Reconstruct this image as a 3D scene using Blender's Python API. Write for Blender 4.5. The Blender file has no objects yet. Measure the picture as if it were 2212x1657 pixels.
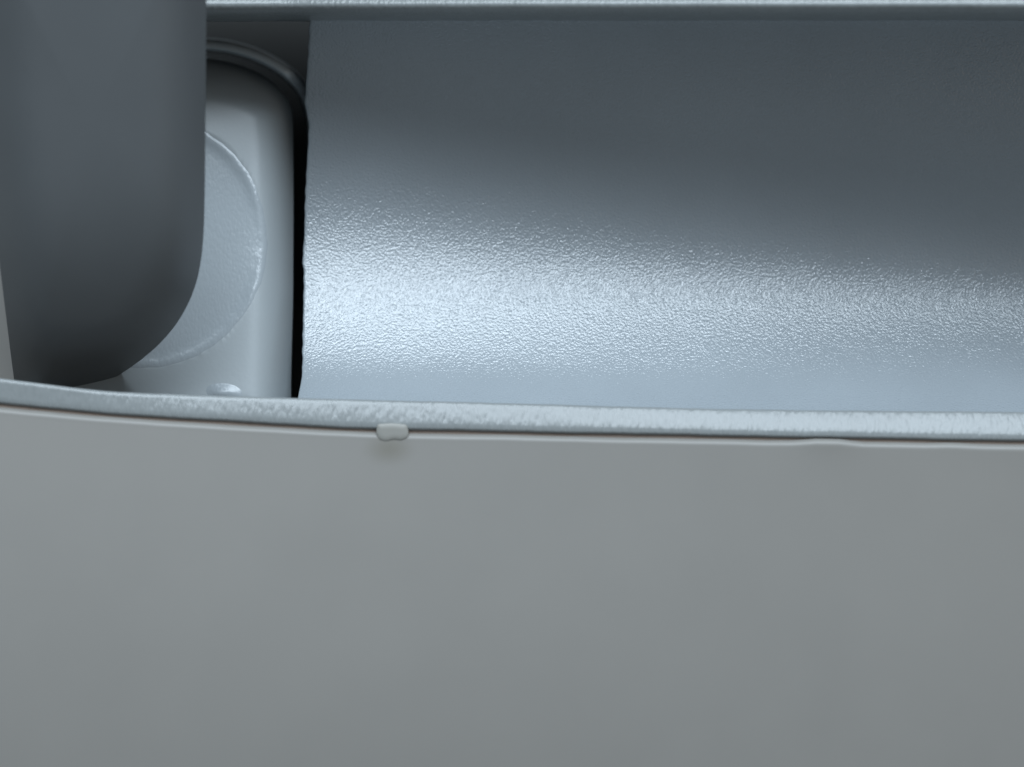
import bpy, math, random
import numpy as np
from mathutils import Vector

# ------------------------------------------------------------------ camera, light, exposure
U = 0.00004                 # one working unit = 0.04 mm; the view is about 41 mm wide
D = 2600.0                  # camera distance to the plane depth = 0, in units
Z0 = 0.055                  # height of the optical axis above the foot of the housing
scene = bpy.context.scene
cd = bpy.data.cameras.new('camera'); cam = bpy.data.objects.new('camera', cd)
scene.collection.objects.link(cam); scene.camera = cam
cam.location = (0, -D*U, Z0); cam.rotation_euler = (math.radians(90), 0, 0)
cd.sensor_width = 36; cd.lens = 36*D/1024.0
cd.clip_start = 0.002; cd.clip_end = 20
cd.dof.use_dof = True; cd.dof.focus_distance = (D+85)*U; cd.dof.aperture_fstop = 46

w = bpy.data.worlds.new('World'); scene.world = w; w.use_nodes = True
bg = w.node_tree.nodes['Background']
bg.inputs[0].default_value = (0.76, 0.90, 1.0, 1); bg.inputs[1].default_value = 0.285

def area(name, loc, target, sx, sy, radiance, col, roll=0):
    l = bpy.data.lights.new(name, 'AREA'); l.shape = 'RECTANGLE'; l.size = sx; l.size_y = sy
    l.energy = radiance*math.pi*sx*sy; l.color = col
    o = bpy.data.objects.new(name, l); scene.collection.objects.link(o)
    o.location = loc
    d = Vector(target)-Vector(loc)
    q = d.to_track_quat('-Z', 'Y')
    from mathutils import Quaternion
    o.rotation_euler = (q @ Quaternion((0, 0, 1), math.radians(roll))).to_euler()
    return o
area('window_light', (0.04, -0.84, 1.09), (0, 0, Z0), 1.35, 0.76, 11.6, (0.775, 0.895, 1.0), 10)
area('warm_fill', (1.3, -1.6, 0.1), (0, 0, Z0), 1.6, 1.0, 0.55, (1.0, 0.80, 0.62))  # unseen warm fill, added low in front to warm the top bar's underside

scene.view_settings.view_transform = 'Standard'; scene.view_settings.look = 'None'
scene.view_settings.exposure = 0; scene.view_settings.gamma = 1

# ------------------------------------------------------------------ helpers
def W(px, py, y):
    k = (D+y)/D*U
    return ((px-512)*k, y*U, Z0+(383.5-py)*k)

def curve(pts):
    xs = np.array([p[0] for p in pts], float); ys = np.array([p[1] for p in pts], float)
    m = np.gradient(ys, xs)
    def f(x):
        x = min(max(x, xs[0]), xs[-1])
        i = min(int(np.searchsorted(xs, x, 'right'))-1, len(xs)-2); i = max(i, 0)
        h = xs[i+1]-xs[i]; t = (x-xs[i])/h
        return ((2*t**3-3*t**2+1)*ys[i]+(t**3-2*t**2+t)*h*m[i]+(-2*t**3+3*t**2)*ys[i+1]+(t**3-t**2)*h*m[i+1])
    return f

def mesh(name, verts, faces, mat, parent, smooth=True, angle=None):
    me = bpy.data.meshes.new(name); me.from_pydata([tuple(v) for v in verts], [], faces); me.update()
    import bmesh
    b = bmesh.new(); b.from_mesh(me); bmesh.ops.recalc_face_normals(b, faces=b.faces); b.to_mesh(me); b.free()
    me.polygons.foreach_set('use_smooth', [smooth]*len(me.polygons))
    if angle: me.set_sharp_from_angle(angle=math.radians(angle))
    me.materials.append(mat)
    o = bpy.data.objects.new(name, me); scene.collection.objects.link(o); o.parent = parent
    return o

def sweep(name, sections, mat, parent, angle=40):
    """closed section loops, one after another, capped at both ends"""
    n = len(sections[0]); V = []; F = []
    for s in sections: V += s
    for i in range(len(sections)-1):
        for j in range(n):
            k = (j+1) % n
            F.append((i*n+j, i*n+k, (i+1)*n+k, (i+1)*n+j))
    F.append(tuple(range(n))); F.append(tuple((len(sections)-1)*n+j for j in range(n)))
    return mesh(name, V, F, mat, parent, True, angle)

def plastic(name, col, rough=0.35, grain=0.0, gscale=7000, stretch=(1, 1, 1), spec=0.5, wav=0.0, mottle=0.03, fine=0.0, soft=0.0):
    m = bpy.data.materials.new(name); m.use_nodes = True
    nt = m.node_tree; N = nt.nodes; L = nt.links; p = N['Principled BSDF']
    tc = N.new('ShaderNodeTexCoord')
    p.inputs['Roughness'].default_value = rough
    p.inputs['Specular IOR Level'].default_value = spec
    n = N.new('ShaderNodeTexNoise'); n.inputs['Scale'].default_value = 260; n.inputs['Detail'].default_value = 5
    L.new(tc.outputs['Object'], n.inputs['Vector'])
    r = N.new('ShaderNodeMapRange'); r.inputs[1].default_value = .3; r.inputs[2].default_value = .7
    r.inputs[3].default_value = 1-mottle; r.inputs[4].default_value = 1+mottle
    L.new(n.outputs['Fac'], r.inputs[0])
    mx = N.new('ShaderNodeVectorMath'); mx.operation = 'SCALE'; mx.inputs[0].default_value = col
    L.new(r.outputs[0], mx.inputs['Scale']); L.new(mx.outputs[0], p.inputs['Base Color'])
    prev = None
    def bump(height, strength, dist):
        nonlocal prev
        b = N.new('ShaderNodeBump'); b.inputs['Strength'].default_value = strength; b.inputs['Distance'].default_value = dist
        L.new(height, b.inputs['Height'])
        if prev: L.new(prev, b.inputs['Normal'])
        prev = b.outputs['Normal']
    if soft:
        s = N.new('ShaderNodeTexNoise'); s.inputs['Scale'].default_value = 150; s.inputs['Detail'].default_value = 1
        L.new(tc.outputs['Object'], s.inputs['Vector']); bump(s.outputs['Fac'], 1, soft)
    if grain:
        mp = N.new('ShaderNodeMapping'); mp.inputs['Scale'].default_value = stretch
        L.new(tc.outputs['Object'], mp.inputs['Vector'])
        a = N.new('ShaderNodeTexNoise'); a.inputs['Scale'].default_value = gscale; a.inputs['Detail'].default_value = 2.0
        a.inputs['Roughness'].default_value = .5; a.inputs['Distortion'].default_value = .2
        L.new(mp.outputs[0], a.inputs['Vector'])
        v = N.new('ShaderNodeTexVoronoi'); v.feature = 'SMOOTH_F1'; v.inputs['Scale'].default_value = gscale*.75
        v.inputs['Smoothness'].default_value = .35
        L.new(mp.outputs[0], v.inputs['Vector'])
        ad = N.new('ShaderNodeMath'); ad.operation = 'MULTIPLY_ADD'; ad.inputs[1].default_value = -.95
        L.new(v.outputs['Distance'], ad.inputs[0]); L.new(a.outputs['Fac'], ad.inputs[2])
        bump(ad.outputs[0], 1.0, grain)
    if prev: L.new(prev, p.inputs['Normal'])
    return m

M_panel = plastic('grained_grey_plastic', (0.252, 0.280, 0.302), 0.20, grain=1.8e-5, gscale=12500, spec=.74)
M_rim = plastic('streaked_grey_plastic', (0.185, 0.197, 0.198), 0.28, grain=1.9e-5, gscale=8800, stretch=(1, .6, .3), spec=.38)
M_lug = plastic('smooth_grey_plastic', (0.295, 0.322, 0.335), 0.36, grain=0.2e-5, gscale=8000, spec=.5)
M_boss = plastic('worn_grey_plastic', (0.298, 0.328, 0.348), 0.24, grain=0.7e-5, gscale=10000, stretch=(1, 1, .6), spec=.5)
M_post = plastic('dark_grey_plastic', (0.100, 0.107, 0.112), 0.42, soft=2.5e-5, spec=.4)
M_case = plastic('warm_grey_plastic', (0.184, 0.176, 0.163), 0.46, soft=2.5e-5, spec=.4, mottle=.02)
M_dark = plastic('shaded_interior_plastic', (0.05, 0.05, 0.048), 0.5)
M_tongue = plastic('brown_gasket', (0.23, 0.18, 0.15), 0.6)
M_tab = plastic('pale_flash_plastic', (0.215, 0.21, 0.192), 0.5, soft=6e-5)

# soft, darker brown spot on the casing under the flash tab
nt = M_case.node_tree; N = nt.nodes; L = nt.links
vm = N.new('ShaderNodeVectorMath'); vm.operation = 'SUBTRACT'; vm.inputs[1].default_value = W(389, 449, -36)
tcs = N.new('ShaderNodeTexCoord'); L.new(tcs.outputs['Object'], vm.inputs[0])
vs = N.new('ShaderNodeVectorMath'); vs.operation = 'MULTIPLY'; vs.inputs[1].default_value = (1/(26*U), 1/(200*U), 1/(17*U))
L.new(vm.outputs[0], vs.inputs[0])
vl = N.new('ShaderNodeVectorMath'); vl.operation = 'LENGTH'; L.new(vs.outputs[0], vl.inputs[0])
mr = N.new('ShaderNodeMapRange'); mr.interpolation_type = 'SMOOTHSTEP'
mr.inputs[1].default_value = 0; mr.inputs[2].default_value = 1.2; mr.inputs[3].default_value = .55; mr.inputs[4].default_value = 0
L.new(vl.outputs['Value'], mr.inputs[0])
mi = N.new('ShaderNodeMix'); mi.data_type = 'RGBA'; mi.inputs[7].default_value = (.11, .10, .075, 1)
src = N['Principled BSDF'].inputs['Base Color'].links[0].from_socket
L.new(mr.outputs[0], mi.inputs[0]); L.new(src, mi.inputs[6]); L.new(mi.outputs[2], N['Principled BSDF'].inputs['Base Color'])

root = bpy.data.objects.new('plastic_housing', None); scene.collection.objects.link(root)
root['label'] = 'grey plastic appliance housing with a grained scooped panel, dark rounded post and long seam'
root['category'] = 'housing'
root.empty_display_size = .01

XS = [-520, -400] + list(range(-300, 1501, 12))
seam = curve([(-520, 300), (-300, 362), (-150, 389), (0, 405.5), (100, 415), (200, 421.5), (350, 430), (500, 433.5), (700, 437.5), (1024, 443), (1500, 448)])
rimt = curve([(-520, 290), (-300, 342), (-150, 364), (0, 378), (15, 380), (110, 391), (200, 395), (298, 398), (500, 403), (700, 408.5), (1024, 412), (1500, 415)])
inc = curve([(-520, 1), (0, 1.5), (100, 3), (200, 5), (350, 7), (700, 10), (1024, 12), (1500, 13)])
rnd = random.Random(4)
ph = [rnd.uniform(0, 6.28) for _ in range(8)]
def wob(x, a=1.0):
    return a*(.5*math.sin(x*.031+ph[0])+.3*math.sin(x*.083+ph[1])+.2*math.sin(x*.19+ph[2]))

# ------------------------------------------------------------------ lower casing with its lip
def bulge(x):                     # raised spot of the lip near the right
    return math.exp(-((x-828)/26.0)**4)
secs = []
for x in XS:
    s = seam(x)+1.3+.35*wob(x)-2.7*bulge(x)-.7*math.exp(-((x-952)/13)**2)-.6*math.exp(-((x-788)/11)**2); f = -33-1.6*bulge(x)
    prof = [(500, s+6), (f+17, s+2), (f+12, s)]
    for k in range(1, 8):
        a = k/8*math.pi/2
        prof.append((f+7-7*math.sin(a)*1.0, s+7-7*math.cos(a)))
    for t in np.linspace(0.0, 1, 60)**1.5:
        z = s+7+t*930
        fx = -33-1.6*bulge(x)*math.exp(-t*60)+1.3e-4*max(0, x-150)**2*t*(1-t)
        prof.append((fx+12*t-33*math.sin(t*math.pi*1.4)+190*max(0, t-.55)**2, z))
    prof.append((500, s+939))
    secs.append([W(x, z, y) for y, z in prof])
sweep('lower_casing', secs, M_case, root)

# tongue seen as a brown line inside the seam
secs = []
for x in XS:
    s = seam(x)
    secs.append([W(x, z, y) for y, z in [(-25.5, s-3), (-25.5, s+5), (-14, s+5), (-14, s-3)]])
sweep('seam_tongue', secs, M_tongue, root)

# ------------------------------------------------------------------ upper rim
secs = []
for x in XS:
    s = seam(x)-1.7+.4*wob(x+50); r = rimt(x)+.25*wob(x*2+9)
    h = s-r; dp = inc(x); o = dp-29.5
    prof = [(-12, s+1.0), (-25, s+.3), (-27.8, s-.3), (-29, s-1.4), (-29.5, s-3)]
    for t in np.linspace(0, 1, 7)[1:]:
        prof.append((-29.5+dp*(t+.12*t*(t-1)*2), s-4-(h-6)*t))
    prof += [(o+1.2, r+.5), (o+3, r), (o+8, r+.4), (o+11, r+3), (o+13, r+26), (60, r+60), (-12, r+60)]
    secs.append([W(x, z, y) for y, z in prof])
sweep('upper_rim', secs, M_rim, root, 50)

# ------------------------------------------------------------------ grained scooped panel
edge = curve([(-60, 311), (20, 309.5), (60, 307.5), (90, 305.5), (104, 304.8), (112, 306.3), (120, 308.2), (132, 308.4), (160, 307), (200, 305), (240, 304),
              (262, 302.6), (270, 303.4), (300, 303.3), (350, 302.3), (375, 301.8), (385, 300.5), (397, 298), (430, 297)])
elev = curve([(4, -40), (60, -30), (110, -18), (160, -4), (205, 9), (260, 20), (310, 28), (350, 36), (372, 46), (395, 60), (425, 68)])
ZT, ZB, NZ = 4.0, 424.0, 140
_zs = np.linspace(ZT, ZB, NZ); _ys = [104.0]
for k in range(1, NZ): _ys.append(_ys[-1]-math.tan(math.radians(elev((_zs[k]+_zs[k-1])/2)))*(_zs[k]-_zs[k-1]))
def scoop(x, t):                 # t 0 bottom .. 1 top ; returns depth, py
    q = max(0, (x-304)/720.0)
    z = ZB+(ZT-ZB)*t
    zz = z-(16+q*98)*math.sin(math.pi*min(1, max(0, (z-20)/420)))**1.2*(1-.35*(z/420)**2)   # the hollow sinks lower to the right
    return float(np.interp(zz, _zs, _ys)), z
xs = [0, .5, 1.2, 2.2, 4, 8, 14, 22] + list(range(34, 1230, 14))
T = np.linspace(0, 1, 90)
V = []; F = []
rows = []
for t in T:
    row = []
    for i, dx in enumerate(xs):
        y, z = scoop(304+dx, t)
        e = edge(z)+.25*math.sin(z*.35+1)+.2*math.sin(z*.9)
        inset = 2.2*(1-math.sqrt(max(0, 1-(1-min(dx, 2.2)/2.2)**2)))
        row.append(len(V)); V.append(W(e+dx, z, y+inset*1.2))
    rows.append(row)
# left end wall, back and right end
lw = []
for t in T:
    y, z = scoop(304, t); e = edge(z)+.25*math.sin(z*.35+1)+.2*math.sin(z*.9)
    x0, _, z0 = W(e, z, y)
    lw.append(len(V)); V.append((x0+2*U, 420*U, z0))
for i in range(len(T)-1):
    for j in range(len(xs)-1):
        F.append((rows[i][j], rows[i][j+1], rows[i+1][j+1], rows[i+1][j]))
    F.append((rows[i][0], rows[i+1][0], lw[i+1], lw[i]))
rw = []
for t in T:
    y, z = scoop(304+xs[-1], t)
    rw.append(len(V)); x0, _, z0 = W(304+xs[-1], z, y); V.append((x0, 420*U, z0))
for i in range(len(T)-1):
    F.append((rows[i][-1], rw[i], rw[i+1], rows[i+1][-1]))
    F.append((lw[i], lw[i+1], rw[i+1], rw[i]))
F.append(tuple(rows[0]+[rw[0], lw[0]])); F.append(tuple([lw[-1], rw[-1]]+rows[-1][::-1]))
panel = mesh('scooped_panel', V, F, M_panel, root, True, 55)

# ------------------------------------------------------------------ pillow solids
def offset_loop(P, d):
    P = np.array(P, float); n = len(P)
    T_ = np.roll(P, -1, 0)-np.roll(P, 1, 0); T_ /= np.linalg.norm(T_, axis=1)[:, None]
    Nn = np.stack([-T_[:, 1], T_[:, 0]], 1)
    c = P.mean(0)
    if ((c-P)*Nn).sum() < 0: Nn = -Nn
    return P+Nn*d
def pillow(name, loop, b, yf, back, mat, parent, by=None, dome=0, soft=False, rings=44, angle=60):
    by = by or b
    P = np.array(loop, float); n = len(P); c = P.mean(0); Q = np.roll(P, -1, 0); E = Q-P; EE = (E*E).sum(1)
    def dist(p):
        t = np.clip(((p-P)*E).sum(1)/EE, 0, 1); d = P+E*t[:, None]-p
        return math.sqrt((d*d).sum(1).min())
    V = []; F = []
    for q in P: V.append(W(q[0], q[1], back(*q) if callable(back) else back))
    S = [1-(k/rings)**1.9 for k in range(rings)]
    for s in S:
        for q in P:
            p = c+(q-c)*s; d = 0 if s == 1 else dist(p); e = max(0, 1-d/b)
            V.append(W(p[0], p[1], yf(*p)+by*(e**2.6 if soft else 1-math.sqrt(max(0, 1-e*e)))-dome*(1-s*s)))
    m = len(S)+1
    for i in range(m-1):
        for j in range(n):
            k = (j+1) % n
            F.append((i*n+j, i*n+k, (i+1)*n+k, (i+1)*n+j))
    V.append(W(c[0], c[1], yf(*c)-dome)); last = (m-1)*n
    for j in range(n): F.append((last+j, last+(j+1) % n, len(V)-1))
    F.append(tuple(range(n)))
    return mesh(name, V, F, mat, parent, True, angle)
def resample(pts, step=3.0, closed=True):
    P = np.array(pts+[pts[0]] if closed else pts, float)
    d = np.r_[0, np.cumsum(np.linalg.norm(np.diff(P, axis=0), axis=1))]
    n = int(d[-1]/step); t = np.linspace(0, d[-1], n, endpoint=not closed)
    return np.stack([np.interp(t, d, P[:, 0]), np.interp(t, d, P[:, 1])], 1)
def smooth_loop(P, it):
    P = P.copy()
    for _ in range(it): P = .5*P+.25*(np.roll(P, 1, 0)+np.roll(P, -1, 0))
    return P
def ell(cx, cy, rx, ry, a0, a1, n=24):
    return [(cx+rx*math.cos(math.radians(a0+(a1-a0)*i/n)), cy-ry*math.sin(math.radians(a0+(a1-a0)*i/n))) for i in range(n+1)]

# hinge lug
lug_pts = ell(192, 118, 101, 60, 90, 0) + [(293.5, 200), (293, 300), (291, 380)] + ell(265, 418, 26, 20, 0, -90, 8) + ell(16, 418, 26, 20, -90, -180, 8) + ell(76, 118, 86, 60, 180, 90)
lug_loop = smooth_loop(resample(lug_pts, 4), 6)
lug = pillow('hinge_lug', lug_loop, 46, lambda x, y: 90+.24*(400-y)-.02*x+5*max(0,min(1,(123-math.hypot(x-140,y-241))/4)), 420, M_lug, root, by=62, soft=True)
# round boss on the lug
V = []; F = []; NA = 240
prof = [(132, 2.2), (129, 1.1), (127, .45), (125, .22), (123, .4), (121, 1.0), (119, 1.7), (117, 2.3), (114, 2.7), (110, 2.85), (90, 3.0), (60, 3.0), (30, 3.0), (1, 3.0)]
for r_, dy in prof:
    for i in range(NA):
        a = 2*math.pi*i/NA; rr = r_+(.3*math.sin(7*a)+.25*math.sin(23*a+1)+.25*math.sin(41*a))
        x, z = 140+rr*math.cos(a), 241+rr*math.sin(a)
        V.append(W(x, z, 90+.24*(400-z)-.02*x+dy-.6+62*max(0, 1-(293.2-x)/46.0)**2.6))
for k in range(len(prof)-1):
    for i in range(NA):
        j = (i+1) % NA; F.append((k*NA+i, k*NA+j, (k+1)*NA+j, (k+1)*NA+i))
mesh('dish_rim', V, F, M_boss, lug)
# little moulded blister low on the lug
def blob(name, cx, cy, y, rx, ry, rd, mat, parent, bumpy=.1, seed=1):
    r = random.Random(seed); p = [r.uniform(0, 6.28) for _ in range(6)]
    V = []; F = []; nu, nv = 40, 20
    for i in range(nv+1):
        th = math.pi*i/nv
        for j in range(nu):
            fi = 2*math.pi*j/nu
            k = 1+bumpy*(math.sin(3*fi+p[0])*math.sin(2*th+p[1])+.6*math.sin(5*fi+p[2])*math.sin(4*th+p[3]))
            V.append(W(cx+rx*k*math.sin(th)*math.cos(fi), cy+ry*k*math.cos(th), y+rd*k*math.sin(th)*math.sin(fi)))
    for i in range(nv):
        for j in range(nu):
            k = (j+1) % nu
            F.append((i*nu+j, i*nu+k, (i+1)*nu+k, (i+1)*nu+j))
    return mesh(name, V, F, mat, parent)
V = []; F = []; nx, nz = 70, 40
for j in range(nz):
    for i in range(nx):
        x = 184+62*i/(nx-1); z = 366+44*j/(nz-1)
        h = math.exp(-abs((x-224-.3*(z-392))/17.0)**2.2-((z-392)/8.5)**2)
        V.append(W(x, z, 90+.24*(400-z)-.02*x+1.6-4.7*h))
for j in range(nz-1):
    for i in range(nx-1): F.append((j*nx+i, j*nx+i+1, (j+1)*nx+i+1, (j+1)*nx+i))
mesh('moulding_blister', V, F, M_boss, lug)

# ------------------------------------------------------------------ arched frame round the lug
path = [(-300, 46), (-60, 46), (150, 44.5), (190, 44.5), (206, 45), (228, 47), (250, 53), (268, 60.5), (283, 69.5), (294, 78), (302, 88), (309, 104), (314, 140), (316, 420)]
PP = resample(path, 5, closed=False)
for _ in range(8): PP[1:-1] = .5*PP[1:-1]+.25*(PP[:-2]+PP[2:])
tt = np.gradient(PP, axis=0); tt /= np.linalg.norm(tt, axis=1)[:, None]; nn = np.stack([-tt[:, 1], tt[:, 0]], 1)  # towards the lug
secs = []
for k in range(len(PP)):
    s = []
    for (u, y) in [(-7.5, 360), (-6.5, 176), (-5.4, 166), (-3.5, 161), (0, 159.5), (2.4, 160), (3.8, 163), (5.0, 172), (6.0, 205), (6.4, 360)]:
        q = PP[k]+nn[k]*u; s.append(W(q[0], q[1], y+60*min(1, max(0, (PP[k][1]-74)/26.0))*(y < 290)))
    secs.append(s)
sweep('arched_frame', secs, M_lug, root, 50)

# ------------------------------------------------------------------ recess back, cheek, top bar
def box(name, x0, x1, z0, z1, y0, y1, mat, parent, r=6):
    def W2(x, z, y): return ((x-512)*U, y*U, Z0+(383.5-z)*U)
    secs = []
    cs = [(y0, z0), (y1, z0), (y1, z1), (y0, z1)]
    loop = []
    for (cy, cz, a0) in [(y0+r, z0+r, 180), (y1-r, z0+r, 90), (y1-r, z1-r, 0), (y0+r, z1-r, -90)]:
        for k in range(5):
            a = math.radians(a0-90*k/4)
            loop.append((cy+r*math.cos(a), cz-r*math.sin(a)))
    for x in np.linspace(x0, x1, 40):
        secs.append([W2(x, z, y) for y, z in loop])
    return sweep(name, secs, mat, parent, 50)
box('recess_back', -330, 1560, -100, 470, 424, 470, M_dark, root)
secs = []
for x in XS:
    if x < -330: continue
    zb = 8.5+.2*wob(x)
    f = 62-134*min(1.25, max(0, (x-290)/734.0))**.8
    prof = [(300, zb-20), (135, zb+9), (128, zb+13), (112, zb+11.5), (f-4, zb+8), (f-17, zb+5.2), (f-25, zb+2), (f-30, zb-2), (f-30, zb-6), (f-22, zb-13), (f+55, zb-62), (max(90, f+60), zb-140), (300, zb-150)]
    secs.append([W(x, z, y) for y, z in prof])
sweep('top_bar', secs, M_rim, root, 60)
# shaded web between the bar and the arched frame
secs = [[W(x, z, y) for y, z in [(196, 0), (196, 120), (300, 120), (300, 0)]] for x in np.linspace(-300, 303, 20)]
# left cheek of the recess, seen as a pale sliver beside the post
ck = pillow('side_cheek', smooth_loop(resample([(-330, -40), (30, -40), (30, 430), (-330, 430)], 6), 10), 6, lambda x, y: 100, 300, M_case, root)

# ------------------------------------------------------------------ dark post curling down into the recess
pl = [(-30, -110), (208, -110), (206.5, 0), (206, 60), (205.5, 120), (205, 180), (204, 230), (202, 255), (198, 278), (190, 301), (177, 324), (160, 344),
      (140, 361), (118, 376), (95, 389), (70, 402), (45, 412), (20, 414), (14, 380), (4, 300), (-2, 250), (-14, 100)]
post_loop = smooth_loop(resample(pl, 4), 8)
def py_(x, z):
    t = max(0, z)/400.0
    return -172+.31*z+140*t**5.5
pillow('support_post', post_loop, 62, lambda x, z: py_(x, z), lambda x, z: py_(x, z)+54, M_post, root, by=48, dome=8, soft=True)

# ------------------------------------------------------------------ flash tab bridging the seam
tab_pts = [(377, 424), (392, 423), (407, 424.5), (409, 433), (408, 438), (401, 441), (394, 439.5), (386, 442), (379, 440), (376, 434)]
pillow('flash_tab', smooth_loop(resample(tab_pts, 1.5), 3), 6, lambda x, y: -34.2-.04*(y-430), -22, M_tab, root, by=2)
